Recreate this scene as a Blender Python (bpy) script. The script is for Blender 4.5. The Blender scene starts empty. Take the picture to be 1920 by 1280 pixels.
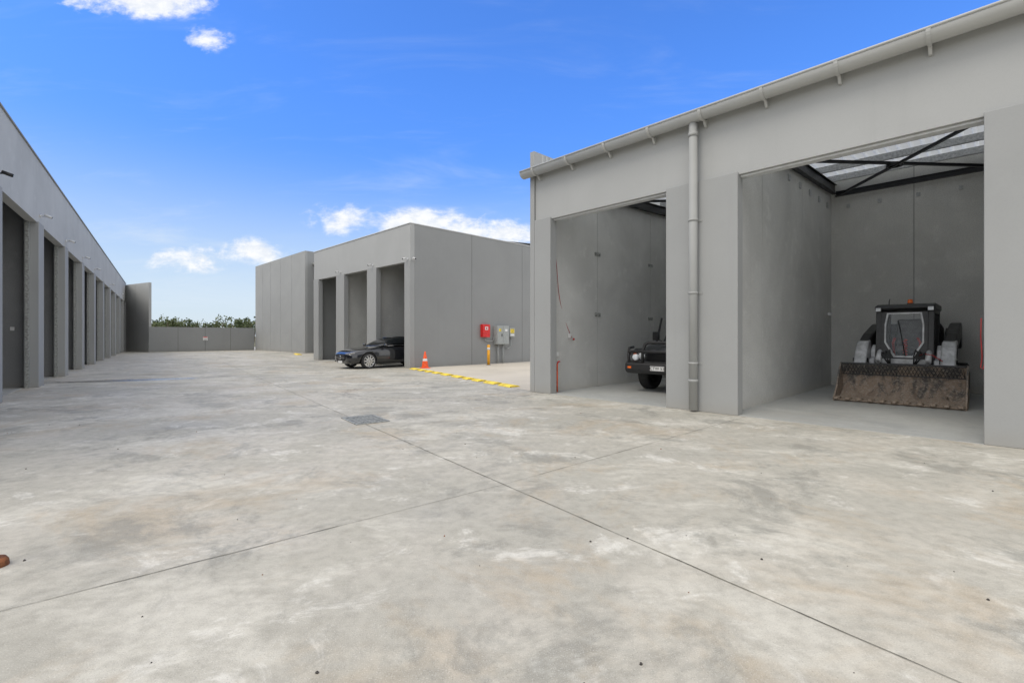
import bpy, math, random, bmesh
from mathutils import Vector, Matrix
R=random.Random(7)
scene=bpy.context.scene
col=scene.collection
rad=math.radians
# ---------------------------------------------------------------- geometry helper
class G:
    def __init__(s): s.v=[];s.f=[];s.m=[];s.sm=[]
    def add(s,vs,fs,m=0,sm=False,M=None):
        b=len(s.v)
        for p in vs:
            p=Vector(p)
            if M is not None: p=M@p
            s.v.append(p[:])
        for f in fs:
            s.f.append([b+i for i in f]);s.m.append(m);s.sm.append(sm)
        return s
    def box(s,x0,x1,y0,y1,z0,z1,m=0,M=None):
        vs=[(x,y,z) for x in(x0,x1) for y in(y0,y1) for z in(z0,z1)]
        fs=[(0,1,3,2),(4,6,7,5),(0,4,5,1),(2,3,7,6),(0,2,6,4),(1,5,7,3)]
        return s.add(vs,fs,m,False,M)
    def cyl(s,a,b,r,r2=None,n=16,m=0,sm=True,cap=True):
        a=Vector(a);b=Vector(b);r2=r if r2 is None else r2
        d=(b-a).normalized();u=d.orthogonal().normalized();w=d.cross(u)
        vs=[];fs=[]
        for i in range(n):
            t=2*math.pi*i/n;o=u*math.cos(t)+w*math.sin(t)
            vs.append(a+o*r);vs.append(b+o*r2)
        for i in range(n):
            j=(i+1)%n;fs.append((2*i,2*j,2*j+1,2*i+1))
        s.add(vs,fs,m,sm)
        if cap:
            s.add(vs,[tuple(2*i for i in range(n))[::-1],tuple(2*i+1 for i in range(n))],m,False)
        return s
    def tube(s,pts,r,n=8,m=0):
        pts=[Vector(p) for p in pts]
        vs=[];fs=[];u=None
        for k,p in enumerate(pts):
            d=(pts[min(k+1,len(pts)-1)]-pts[max(k-1,0)]).normalized()
            if u is None: u=d.orthogonal().normalized()
            u=(u-d*u.dot(d)).normalized();w=d.cross(u)
            for i in range(n):
                t=2*math.pi*i/n;vs.append(p+(u*math.cos(t)+w*math.sin(t))*r)
        for k in range(len(pts)-1):
            for i in range(n):
                j=(i+1)%n;fs.append((k*n+i,k*n+j,(k+1)*n+j,(k+1)*n+i))
        s.add(vs,fs,m,True)
        s.add(vs[:n],[tuple(range(n))[::-1]],m);s.add(vs[-n:],[tuple(range(n))],m)
        return s
    def prism(s,poly,a,b,axis='y',m=0,sm=False,M=None):
        n=len(poly)
        def P(p,t):
            if axis=='y': return (p[0],t,p[1])
            if axis=='x': return (t,p[0],p[1])
            return (p[0],p[1],t)
        vs=[P(p,a) for p in poly]+[P(p,b) for p in poly]
        s.add(vs,[(i,(i+1)%n,n+(i+1)%n,n+i) for i in range(n)],m,sm,M)
        s.add(vs,[tuple(range(n))[::-1],tuple(range(n,2*n))],m,False,M)
        return s
    def rev(s,prof,c=(0,0,0),n=28,m=0,axis='y',sm=True):
        vs=[];fs=[];k=len(prof);c=Vector(c)
        for i in range(n):
            t=2*math.pi*i/n
            for r,h in prof:
                if axis=='y': vs.append(c+Vector((r*math.cos(t),h,r*math.sin(t))))
                elif axis=='x': vs.append(c+Vector((h,r*math.cos(t),r*math.sin(t))))
                else: vs.append(c+Vector((r*math.cos(t),r*math.sin(t),h)))
        for i in range(n):
            j=(i+1)%n
            for q in range(k-1): fs.append((i*k+q,i*k+q+1,j*k+q+1,j*k+q))
        return s.add(vs,fs,m,sm)
    def ball(s,c,r,m=0,n=12,sc=(1,1,1)):
        pr=[]
        for i in range(n+1):
            a=-math.pi/2+math.pi*i/n
            pr.append((r*math.cos(a),r*math.sin(a)))
        b=len(s.v)
        s.rev(pr,(0,0,0),n*2,m,'z')
        for i in range(b,len(s.v)):
            p=s.v[i];s.v[i]=(c[0]+p[0]*sc[0],c[1]+p[1]*sc[1],c[2]+p[2]*sc[2])
        return s
    def obj(s,name,parent=None,mats=(),bevel=0,sub=0,label=None,seg=2,fix=True):
        me=bpy.data.meshes.new(name)
        me.from_pydata(s.v,[],s.f)
        mats=list(mats) if isinstance(mats,(list,tuple)) else [mats]
        if len(mats)==1 and 1 in s.m: mats.append(M_jt)
        for mt in mats: me.materials.append(mt)
        for p,mi,q in zip(me.polygons,s.m,s.sm): p.material_index=mi;p.use_smooth=q
        me.validate()
        if fix:
            bm=bmesh.new();bm.from_mesh(me)
            bmesh.ops.remove_doubles(bm,verts=bm.verts,dist=1e-5)
            bmesh.ops.recalc_face_normals(bm,faces=bm.faces)
            bm.to_mesh(me);bm.free()
        me.update()
        o=bpy.data.objects.new(name,me);col.objects.link(o)
        if parent: o.parent=parent
        if bevel:
            b=o.modifiers.new('bevel','BEVEL');b.width=bevel;b.segments=seg;b.limit_method='ANGLE';b.angle_limit=rad(35)
        if sub:
            q=o.modifiers.new('sub','SUBSURF');q.levels=sub;q.render_levels=sub
        if label: o['label']=label
        return o
def empty(name,loc,rz,label,cat,group=None):
    e=bpy.data.objects.new(name,None);col.objects.link(e)
    e.empty_display_size=.3
    e.location=loc;e.rotation_euler=(0,0,rz)
    e['label']=label;e['category']=cat
    if group:e['group']=group
    return e
def top(o,label,cat,group=None,loc=None,rz=0):
    o['label']=label;o['category']=cat
    if group:o['group']=group
    if loc is not None:o.location=loc
    o.rotation_euler=(0,0,rz)
    return o
def dup(root,loc,rz):
    c=root.copy();col.objects.link(c);c.location=loc;c.rotation_euler=(0,0,rz)
    def rec(src,dst):
        for ch in list(src.children):
            k=ch.copy();k.parent=dst;col.objects.link(k);rec(ch,k)
    rec(root,c)
    return c
# ---------------------------------------------------------------- node helper
class NT:
    def __init__(s,nt): s.nt=nt;s.n=nt.nodes;s.l=nt.links
    def node(s,t,**k):
        n=s.n.new(t)
        for a,b in k.items(): setattr(n,a,b)
        return n
    def put(s,sock,val):
        if isinstance(val,bpy.types.NodeSocket): s.l.new(val,sock)
        elif val is not None:
            try: sock.default_value=val
            except Exception: sock.default_value=(*val,1) if len(val)==3 else val
    def math(s,op,a,b=None,clamp=False):
        n=s.node('ShaderNodeMath',operation=op,use_clamp=clamp)
        s.put(n.inputs[0],a)
        if b is not None:s.put(n.inputs[1],b)
        return n.outputs[0]
    def mix(s,f,a,b,mode='MIX'):
        n=s.node('ShaderNodeMix',data_type='RGBA',blend_type=mode)
        s.put(n.inputs[0],f);s.put(n.inputs[6],a);s.put(n.inputs[7],b)
        return n.outputs[2]
    def noise(s,vec,scale,detail=4,rough=.5,dist=0):
        n=s.node('ShaderNodeTexNoise');s.put(n.inputs['Vector'],vec)
        n.inputs['Scale'].default_value=scale;n.inputs['Detail'].default_value=detail
        n.inputs['Roughness'].default_value=rough;n.inputs['Distortion'].default_value=dist
        return n.outputs['Fac']
    def ss(s,val,a,b,lo=0.,hi=1.):
        n=s.node('ShaderNodeMapRange',interpolation_type='SMOOTHSTEP')
        s.put(n.inputs[0],val);n.inputs[1].default_value=a;n.inputs[2].default_value=b
        n.inputs[3].default_value=lo;n.inputs[4].default_value=hi
        return n.outputs[0]
    def mapping(s,vec,scale=(1,1,1),rot=(0,0,0),loc=(0,0,0)):
        n=s.node('ShaderNodeMapping');s.put(n.inputs[0],vec)
        n.inputs['Scale'].default_value=scale;n.inputs['Rotation'].default_value=rot;n.inputs['Location'].default_value=loc
        return n.outputs[0]
def newmat(name):
    m=bpy.data.materials.new(name);m.use_nodes=True
    t=NT(m.node_tree);b=m.node_tree.nodes['Principled BSDF']
    tc=t.node('ShaderNodeTexCoord')
    return m,t,b,tc
def bump(t,b,h,strength,dist=.01):
    n=t.node('ShaderNodeBump');n.inputs['Strength'].default_value=strength;n.inputs['Distance'].default_value=dist
    t.put(n.inputs['Height'],h);t.l.new(n.outputs[0],b.inputs['Normal'])
def simple(name,c,rough=.5,metal=0,var=.12,scale=12,coat=0,bumpk=0,alpha=1):
    m,t,b,tc=newmat(name)
    n=t.noise(tc.outputs['Object'],scale,3,.6)
    d=tuple(max(0,x*(1-var*2)) for x in c);e=tuple(min(1,x*(1+var)) for x in c)
    c1=t.mix(t.ss(n,.3,.7),(*d,1),(*e,1));t.put(b.inputs['Base Color'],c1)
    t.put(b.inputs['Roughness'],t.ss(n,.2,.8,max(.02,rough-.06),min(1,rough+.06)))
    b.inputs['Metallic'].default_value=metal
    if coat:b.inputs['Coat Weight'].default_value=coat
    if alpha<1:b.inputs['Alpha'].default_value=alpha
    if bumpk:bump(t,b,t.noise(tc.outputs['Object'],scale*6,4),bumpk,.01)
    return m
def wallmat(name,c,var=.04,rough=.8,streak=.3,bumpk=.05,spk=0.01,blot=.08):
    m,t,b,tc=newmat(name);o=tc.outputs['Object']
    n1=t.noise(o,.45,3,.6,.4);n2=t.noise(t.mapping(o,(3.2,3.2,.15)),1.0,4,.65)
    n3=t.noise(o,60,1,.6);n4=t.noise(o,2.6,4,.7)
    c1=t.mix(t.ss(n1,.3,.7),tuple(x*(1-var) for x in c)+(1,),tuple(x*(1+var*.7) for x in c)+(1,))
    c2=t.mix(t.math('MULTIPLY',t.ss(n2,.54,.80),streak*.3),c1,tuple(x*.72 for x in c)+(1,))
    c3=t.mix(t.ss(n4,.52,.75,0,blot),c2,tuple(min(1,x*1.25) for x in c)+(1,))
    c4=t.mix(t.ss(n3,.45,.68,0,spk*4),c3,tuple(x*.45 for x in c)+(1,))
    z=t.node('ShaderNodeSeparateXYZ');t.l.new(o,z.inputs[0])
    low=t.ss(t.math('ADD',z.outputs[2],t.math('MULTIPLY',n4,.25)),.08,.45,.5,0)
    c5=t.mix(low,c4,tuple(x*f for x,f in zip(c,(.95,.90,.82)))+(1,))
    t.put(b.inputs['Base Color'],c5);b.inputs['Roughness'].default_value=rough
    b.inputs['Specular IOR Level'].default_value=.3
    bump(t,b,n3,bumpk,.003)
    return m
M_jt=simple('joint_sealant',(.15,.15,.145),.9,0,.1,5)
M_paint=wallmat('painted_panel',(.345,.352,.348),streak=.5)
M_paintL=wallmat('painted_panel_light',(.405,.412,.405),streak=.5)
M_paintD=wallmat('painted_panel_dark_shade',(.285,.292,.290),streak=.5)  # darker copy, puts the shade of the side walls into their colour
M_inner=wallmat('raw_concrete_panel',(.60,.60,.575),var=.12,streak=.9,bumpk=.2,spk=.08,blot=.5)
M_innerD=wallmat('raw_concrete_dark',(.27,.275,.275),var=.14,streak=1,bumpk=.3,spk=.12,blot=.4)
M_cap=simple('light_flashing',(.62,.63,.63),.5,.0,.05)
M_gutter=simple('grey_gutter_paint',(.45,.455,.44),.55,0,.02,3)
M_pipe=simple('grey_pipe_paint',(.36,.366,.355),.75,0,.02,3)
M_steel=simple('black_steel',(.014,.015,.017),.45,.2,.1)
M_galv=simple('galvanised',(.48,.49,.49),.5,.4,.15,20)
M_grate=simple('dull_galvanised',(.36,.37,.35),.6,.2,.2,20)
M_foil=simple('roof_foil',(.85,.86,.86),.38,.1,.06,3)
M_red=simple('red_enamel',(.7,.02,.02),.35)
M_redd=simple('red_hose_rubber',(.42,.03,.03),.5)
M_white=simple('white_plastic',(.75,.75,.74),.4,0,.05)
M_yel=simple('yellow_paint',(.85,.64,.07),.65,0,.18,9,bumpk=.3)
M_bollard=simple('bollard_yellow',(.85,.40,.02),.4,0,.08,9)
M_or=simple('cone_orange',(.9,.11,.02),.45)
M_black=simple('black_plastic',(.02,.02,.021),.5)
M_stone=simple('dark_stone',(.06,.055,.05),.9)
M_elec=simple('electrical_grey',(.36,.38,.37),.45,.0,.05)
M_rub=simple('rubber',(.022,.022,.022),.8,0,.2,20,bumpk=.3)
M_carb=simple('black_car_paint',(.010,.011,.014),.10,.0,.1,3,coat=1)
M_truck=simple('dark_vehicle_paint',(.018,.021,.025),.22,.1,.1,4,coat=.7)
M_glass=simple('dark_glass',(.01,.012,.014),.04)
M_glassc=simple('cab_glass',(.36,.39,.41),.04,alpha=.3)
M_alloy=simple('alloy',(.62,.63,.64),.28,.8,.05)
M_chrome=simple('chrome',(.7,.7,.7),.15,1,.03)
M_lamp=simple('lamp_lens',(.72,.75,.78),.08)
M_lampd=simple('dark_headlight_lens',(.22,.22,.22),.15)
M_silver=simple('loader_silver',(.50,.51,.52),.42,.2,.15,8)
M_lwhite=simple('loader_white',(.68,.69,.7),.4,0,.1,8)
M_lblack=simple('loader_black',(.022,.023,.025),.42,0,.2,8)
M_amber=simple('amber_lens',(.9,.18,.03),.2)
M_rust=simple('rusty_steel',(.22,.085,.035),.85,.1,.35,25,bumpk=.6)
M_blue=simple('blue_print',(.15,.25,.6),.5)
def skymat(name,f,rough=.5,k=.88):
    m,t,b,tc=newmat(name)
    tr=t.node('ShaderNodeBsdfTranslucent');tr.inputs[0].default_value=(.85*k/.88,k,k,1)
    mx=t.node('ShaderNodeMixShader');mx.inputs[0].default_value=f
    n=t.noise(tc.outputs['Object'],3,4,.6)
    t.put(b.inputs['Base Color'],t.mix(n,(.66,.68,.69,1),(.88,.89,.89,1)));b.inputs['Roughness'].default_value=rough
    t.l.new(b.outputs[0],mx.inputs[1]);t.l.new(tr.outputs[0],mx.inputs[2])
    t.l.new(mx.outputs[0],m.node_tree.nodes['Material Output'].inputs[0]);return m
M_sky=skymat('translucent_sheet',.75)
M_roof=skymat('brightened_roof_sheet',.30,.35)  # translucency added to the roof sheet so its underside looks brighter
def mudmat():
    m,t,b,tc=newmat('muddy_steel');o=tc.outputs['Object']
    n=t.noise(t.mapping(o,(1,1,.6)),4,6,.7,.6);n2=t.noise(o,30,4,.6)
    z=t.node('ShaderNodeSeparateXYZ');t.l.new(o,z.inputs[0])
    k=t.math('ADD',n,t.ss(z.outputs[2],.0,.8,.10,-.10))
    c=t.mix(t.ss(k,.38,.56),(.10,.095,.09,1),(.33,.255,.195,1))
    c=t.mix(t.ss(n2,.46,.70,0,.65),c,(.48,.43,.37,1))
    t.put(b.inputs['Base Color'],c);b.inputs['Roughness'].default_value=.85
    bump(t,b,t.math('ADD',n,n2),.8,.03);return m
M_mud=mudmat()
def groundmat(name,inner=False):
    m,t,b,tc=newmat(name);o=tc.outputs['Object']
    big=t.noise(o,.16,2,.6,.8);mid=t.noise(t.mapping(o,(1,1,1),(0,0,.65)),.75,6,.68,.5)
    strk=t.noise(t.mapping(o,(.55,1.3,1),(0,0,rad(38))),.9,5,.68,.3)
    fine=t.noise(o,9,4,.7);spk=t.noise(o,150,1,.7)
    A=(.54,.505,.43,1);B=(.39,.375,.325,1)
    c=t.mix(t.ss(big,.36,.64),A,B)
    c=t.mix(t.ss(mid,.38,.60,0,.65),c,(.40,.385,.33,1))
    c=t.mix(t.ss(strk,.49,.62,0,.65),c,(.61,.585,.51,1))
    wht=t.noise(t.mapping(o,(1,1,1),(0,0,.2),(31,7,0)),1.3,6,.78,.6)
    c=t.mix(t.ss(wht,.54,.65,0,.68),c,(.72,.70,.635,1))
    brn=t.noise(t.mapping(o,(1,1,1),(0,0,1.2),(11,-5,0)),.6,5,.74,.5)
    c=t.mix(t.ss(brn,.51,.67,0,.6),c,(.43,.35,.245,1))
    drk=t.noise(t.mapping(o,(1,1,1),(0,0,.9),(-9,17,0)),.95,6,.76,.4)
    c=t.mix(t.ss(drk,.50,.65,0,.72),c,(.25,.245,.213,1))
    c=t.mix(t.ss(fine,.35,.75,.0,.42),c,(.23,.215,.18,1))
    c=t.mix(t.ss(spk,.58,.75,0,.4),c,(.12,.115,.10,1))
    c=t.mix(t.ss(spk,.42,.28,0,.35),c,(.74,.72,.66,1))
    sx=t.node('ShaderNodeSeparateXYZ');t.l.new(o,sx.inputs[0])
    def ell(cx,cy,ax,ay,ang,edge):
        ca,sa=math.cos(ang),math.sin(ang)
        dx=t.math('SUBTRACT',sx.outputs[0],cx);dy=t.math('SUBTRACT',sx.outputs[1],cy)
        p=t.math('DIVIDE',t.math('ADD',t.math('MULTIPLY',dx,ca),t.math('MULTIPLY',dy,sa)),ax)
        q=t.math('DIVIDE',t.math('SUBTRACT',t.math('MULTIPLY',dy,ca),t.math('MULTIPLY',dx,sa)),ay)
        r=t.math('SQRT',t.math('ADD',t.math('MULTIPLY',p,p),t.math('MULTIPLY',q,q)))
        return t.math('ADD',r,t.math('MULTIPLY',t.math('SUBTRACT',mid,.5),edge))
    r=t.ss(mid,.3,.7,.62,.85)
    if inner:
        c=t.mix(.62,c,(.42,.445,.45,1))
        t.put(b.inputs['Roughness'],t.ss(mid,.3,.7,.35,.55))
    else:
        wet=t.ss(ell(-12.3,15.0,2.2,.45,rad(25),1.0),.75,1.0,1,0)
        c=t.mix(t.math('MULTIPLY',wet,.7),c,(.14,.13,.10,1))
        for (cx,cy,r0) in ((-2.0,12.6,2.3),(-1.6,12.3,2.6)):
            rr=ell(cx,cy,r0,r0*.8,.3,.03)
            band=t.math('MULTIPLY',t.ss(rr,.93,.97),t.ss(rr,1.0,1.05,1,0))
            c=t.mix(t.math('MULTIPLY',band,t.ss(fine,.4,.6,.0,.4)),c,(.12,.11,.1,1))
        t.put(b.inputs['Roughness'],t.math('SUBTRACT',r,t.math('MULTIPLY',wet,.5)))
    t.put(b.inputs['Base Color'],c)
    bump(t,b,t.math('ADD',fine,t.math('MULTIPLY',spk,.5)),.3,.006)
    return m
M_con=groundmat('yard_concrete');M_floor=groundmat('bay_floor_concrete',True)
M_drive=wallmat('driveway_concrete',(.58,.545,.48),var=.15,bumpk=.3,blot=.3)
M_soil=simple('soil',(.16,.15,.08),.95,0,.3,.4)
M_joint=simple('joint_filler',(.20,.19,.155),.9,0,.35,3)
# ---------------------------------------------------------------- frames of the site
P0=Vector((6.103,6.138,0));aR=math.atan2(-.7203,.6936)
C0=Vector((-4.48,20.8,0));aC=math.atan2(-.7087,.7055)
L0=Vector((-13.35,13.54,0));aL=math.atan2(.8054,-.5927)
F0=Vector((-16.96,38.9,0))
def loc(P,a,x,y,z=0): 
    return Vector((P.x+x*math.cos(a)-y*math.sin(a),P.y+x*math.sin(a)+y*math.cos(a),z))
# ---------------------------------------------------------------- ground
g=G();g.add([(-900,-900,-.02),(900,-900,-.02),(900,1500,-.02),(-900,1500,-.02)],[(0,1,2,3)])
o=g.obj('ground',None,M_soil,fix=False);o['kind']='structure'
g=G();g.box(-60,45,-14,62,-.3,0)
o=g.obj('concrete_yard',None,M_con);o['kind']='structure'
g=G()
a=loc(C0,aC,.15,.1);b_=loc(P0,aR,-8.3,.1);c_=loc(P0,aR,-8.3,25);d_=loc(C0,aC,.15,25)
g.add([(p.x,p.y,.004) for p in (a,b_,c_,d_)],[(0,1,2,3)])
o=g.obj('driveway',None,M_drive,fix=False);o['kind']='structure'
g=G()
def strip(p,q,w,z=.004):
    p=Vector(p);q=Vector(q);d=(q-p).normalized();n=Vector((-d.y,d.x))*w/2
    g.add([(*(p+n),z),(*(p-n),z),(*(q-n),z),(*(q+n),z)],[(0,1,2,3)])
A=Vector((-.0755,4.48));dl=Vector((-.5927,.8054));nl=Vector((.78,.626))
def wob(p,q,w,step=.22):
    p=Vector(p);q=Vector(q);n=int((q-p).length/step);d=(q-p).normalized();m=Vector((-d.y,d.x))
    prev=p
    for i in range(1,n+1):
        c=p+(q-p)*i/n+m*R.uniform(-.003,.003)
        strip(prev,c,w*R.uniform(.5,1.4));prev=c
wob(A-dl*7,A+dl*26,.007)
wob(Vector((-6.6,-.85)),A,.0055);wob(A,Vector((4.15,8.33)),.0055)
wob(A+dl*9.5-nl*12,A+dl*9.5+nl*9,.006);wob(A+dl*19-nl*12,A+dl*19+nl*6,.006)
o=g.obj('slab_joint',None,M_joint,fix=False);o['kind']='structure'
# ---------------------------------------------------------------- right building
B=empty('warehouse_building',P0,aR,'grey concrete storage warehouse with two open bays, round gutter and downpipe','building')
cols=[(-7.985,-7.45),(-4.43,-3.07),(0,1.4),(4.4,5.8)]
for i,(x0,x1) in enumerate(cols):
    g=G();g.box(x0,x1,-.01,.22,0,4.29);g.obj('column',B,M_paint,.01)
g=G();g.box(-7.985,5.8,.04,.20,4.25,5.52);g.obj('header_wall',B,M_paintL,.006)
for x0,x1 in((-7.45,-4.43),(-3.07,0),(1.4,4.4)):
    g=G();g.box(x0+.002,x1-.002,.10,.26,4.215,4.249);g.obj('opening_trim',B,M_cap,.003)
def panel(x0,x1,y0,y1,z0,z1,joints,along,gap=.014,ins=.008):
    g=G()
    if along=='y':
        js=[y0]+list(joints)+[y1]
        for i in range(len(js)-1):
            g.box(x0,x1,js[i]+(gap/2 if i else 0),js[i+1]-(gap/2 if i<len(js)-2 else 0),z0,z1)
        if joints: g.box(x0+ins,x1-ins,y0+.02,y1-.02,z0+.01,z1-ins,1)
    else:
        js=[x0]+list(joints)+[x1]
        for i in range(len(js)-1):
            g.box(js[i]+(gap/2 if i else 0),js[i+1]-(gap/2 if i<len(js)-2 else 0),y0,y1,z0,z1)
        if joints: g.box(x0+.02,x1-.02,y0+ins,y1-ins,z0+.01,z1-ins,1)
    return g
panel(-7.98,-7.7,.222,7.6,0,5.5,[2.25,5.1],'y').obj('end_wall',B,M_inner)
G().box(-8.13,-7.99,-.01,7.6,0,6.03).obj('parapet_wall',B,M_paint,.006)
panel(-3.47,-3.27,.222,7.4,0,5.45,[1.83,4.62],'y').obj('party_wall',B,M_inner)
panel(.2,.4,.222,7.4,0,5.45,[1.83,4.62],'y').obj('party_wall',B,M_inner)
panel(-7.7,5.8,7.402,7.6,0,5.95,[-4.7,-1.45,2],'x').obj('back_wall',B,M_inner)
g=G()
y=.26
while y<7.5:
    g.add([(-7.988,y,5.57),(-7.970,y+.03,5.57),(-7.970,y+.07,5.57),(-7.988,y+.1,5.57),(-7.988,y,6.0),(-7.970,y+.03,6.0),(-7.970,y+.07,6.0),(-7.988,y+.1,6.0)],[(0,1,5,4),(1,2,6,5),(2,3,7,6),(4,5,6,7)])
    y+=.16
g.obj('corrugated_cladding',B,M_paintL,fix=False)
def rz(y): return 5.53+ (y+.1)*.045
def roofsheet(x0,x1,y0,y1):
    g=G();x=x0;pr=[]
    while x<x1-.01:
        pr+= [(x,0),(x+.12,0),(x+.145,.035),(x+.185,.035),(x+.21,0)];x+=.21
    n=len(pr);vs=[]
    for yy in(y0,y1):
        for px,pz in pr: vs.append((px,yy,rz(yy)+pz))
    return g.add(vs,[(i,i+1,n+i+1,n+i) for i in range(n-1)])
roofsheet(-7.985,5.8,3.2,7.7).obj('roof',B,M_roof,fix=False)
roofsheet(-7.985,5.8,-.1,.5).obj('roof',B,M_foil,fix=False)
roofsheet(-7.985,5.8,.5,3.2).obj('added_skylight_sheet',B,M_sky,fix=False)  # added translucent strip, out of view, lets daylight in to brighten the bays
for yy in(.9,2.1,3.3,4.5,5.7,6.9):
    g=G();zz=rz(yy)-.005;g.box(-7.69,5.8,yy,yy+.012,zz-.16,zz);g.box(-7.69,5.8,yy+.013,yy+.07,zz-.012,zz);g.box(-7.69,5.8,yy+.013,yy+.07,zz-.16,zz-.148)
    g.obj('purlin',B,M_galv)
def beam(p,q,w,h,name='steel_beam',mat=M_steel,par=B):
    p=Vector(p);q=Vector(q);d=q-p;L=d.length;rot=d.to_track_quat('X','Z').to_matrix().to_4x4()
    M=Matrix.Translation(p)@rot
    g=G();g.box(0,L,-w/2,w/2,-h/2,-h/2+.012,M=M);g.box(0,L,-w/2,w/2,h/2-.012,h/2,M=M);g.box(0,L,-.006,.006,-h/2+.012,h/2-.012,M=M)
    return g.obj(name,par,mat)
for xx in(-7.6,-3.18,.1,-3.56):
    beam((xx,.4,rz(.4)-.30),(xx,7.38,rz(7.38)-.30),.12,.26)
for x0,x1 in((-3.12,.04),(-7.54,-3.62)):
    beam((x0,2.75,5.30),(x1,2.75,5.30),.1,.12);beam((x0,7.25,5.40),(x1,7.25,5.40),.1,.14)
    beam((x0,2.8,5.22),(x1,7.2,5.38),.06,.06,'cross_brace');beam((x0,7.2,5.33),(x1,2.8,5.17),.06,.05,'cross_brace')
    g=G();mx=(x0+x1)/2;g.rev([(.10,-.03),(.16,-.03),(.16,.03),(.10,.03),(.10,-.03)],(mx,5.0,5.26),20,0,'z');g.obj('brace_hub',B,M_steel)
for i in range(8):
    g=G();g.box(-3.269,-3.24,.9+i*.85,1.02+i*.85,4.98,5.12);g.obj('wall_bracket',B,M_galv)
for t_,z in((2.25,3.68),(2.25,2.0),(5.1,3.65),(5.1,1.95)):
    g=G();g.box(-7.699,-7.685,t_-.13,t_+.13,z-.05,z+.05);
    for dy in(-.08,.08): g.cyl((-7.687,t_+dy,z),(-7.66,t_+dy,z),.022,n=8)
    g.obj('wall_bracket',B,M_grate)
for xx in(-2.9,-2.2,-1.4,-.6):
    g=G();g.box(xx,xx+.08,7.37,7.401,5.0,5.1);g.obj('wall_bracket',B,M_galv)
g=G();g.box(-7.98,5.8,.2,7.4,-.1,.006);g.box(-7.45,-4.43,.0,.2,-.1,.006);g.box(-3.07,0,.0,.2,-.1,.006);g.box(1.4,4.4,0,.2,-.1,.006)
g.obj('floor',B,M_floor)
g=G();gy=-.150;gz=5.485;r=.142
prof=[]
for i in range(17):
    a=math.pi+math.pi*i/16;prof.append((gy+r*math.cos(a),gz+r*math.sin(a)))
inner=[(gy+(r-.008)*math.cos(math.pi+math.pi*i/16),gz+(r-.008)*math.sin(math.pi+math.pi*i/16)) for i in range(16,-1,-1)]
g.prism(prof+inner,-8.22,5.8,'x',0,True)
g.cyl((-8.22,gy-r,gz+.012),(5.8,gy-r,gz+.012),.02,n=10)
g.prism(prof,-8.23,-8.221,'x')
gt=g.obj('gutter',B,M_gutter)
G().box(-7.98,5.8,.0,.038,5.42,5.56).obj('fascia',B,M_gutter)
x=-7.8
while x<5.5:
    g=G()
    pts=[(gy+(r+.014)*math.cos(math.pi+math.pi*i/12),gz+(r+.014)*math.sin(math.pi+math.pi*i/12)) for i in range(13)]
    pin=[(gy+(r+.001)*math.cos(math.pi+math.pi*i/12),gz+(r+.001)*math.sin(math.pi+math.pi*i/12)) for i in range(12,-1,-1)]
    g.prism(pts+pin,x-.025,x+.025,'x')
    g.prism([(.039,5.25),(.039,5.42),(-.03,5.36),(-.09,5.345),(-.02,5.25)],x-.02,x+.02,'x')
    g.obj('gutter_bracket',B,M_gutter);x+=1.04
D=G();D.cyl((-3.83,-.11,.03),(-3.83,-.11,5.36),.078,n=28);D.rev([(.079,0),(.088,.0),(.088,.07),(.079,.07)],(-3.83,-.11,5.1),28,0,'z')
D.rev([(.079,0),(.088,.0),(.088,.05),(.079,.05)],(-3.83,-.11,.55),28,0,'z')
dp=D.obj('downpipe',B,M_pipe)
for z in(.9,2.2,3.55):
    g=G();g.rev([(.079,-.02),(.088,-.02),(.088,.02),(.079,.02)],(-3.83,-.11,z),24,0,'z');g.box(-3.96,-3.70,-.022,-.011,z-.02,z+.02)
    g.obj('pipe_bracket',dp,M_pipe)
g=G();pts=[]
for i in range(25):
    u=i/24;pts.append((-7.66+.05*math.sin(u*6),.35+.75*u**2.2,4.05-2.7*u))
g.tube(pts,.007,6);g.ball((-7.62,1.1,1.32),.03,0,6)
top(g.obj('door_cord',None,M_redd),'thin red pull cord hanging along the concrete bay wall','cord',None,P0,aR)
g=G();g.tube([(-.05,1.0,1.66),(-.055,1.02,1.4),(-.04,1.0,1.1),(-.055,.98,.95),(-.03,.96,.92),(-.015,.98,1.0)],.007,8)
top(g.obj('hose',None,M_redd),'red hose hanging beside the bay opening','hose',None,P0,aR)
e=empty('standpipe',loc(P0,aR,-7.60,.42),aR,'thin red and orange standpipe against the bay wall','pipe')
G().tube([(0,0,.006),(0,0,.7)],.018,8).obj('pipe',e,M_or);G().box(-.05,.02,-.05,.05,.9,1.0).obj('socket_box',e,M_white,.005)
G().tube([(-.05,-.1,1.0),(-.05,-.1,4.0)],.012,6).obj('conduit',e,M_galv)
G().tube([(0,0,.7),(0,.04,.76),(0,.1,.76)],.018,8).obj('tap',e,M_red)
g=G();g.box(-3.269,-3.2,7.0,7.12,1.98,2.06)
top(g.obj('junction_box',None,M_white,.004),'small white junction box in the corner of the bay','junction box',None,P0,aR)
e=empty('light_switch',loc(P0,aR,-7.69,1.0),aR,'small white light switch on the bay wall','switch')
G().box(0,.03,-.05,.05,1.35,1.47).obj('plate',e,M_white,.004);G().box(.031,.038,-.02,.02,1.38,1.44).obj('button',e,M_white)
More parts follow.
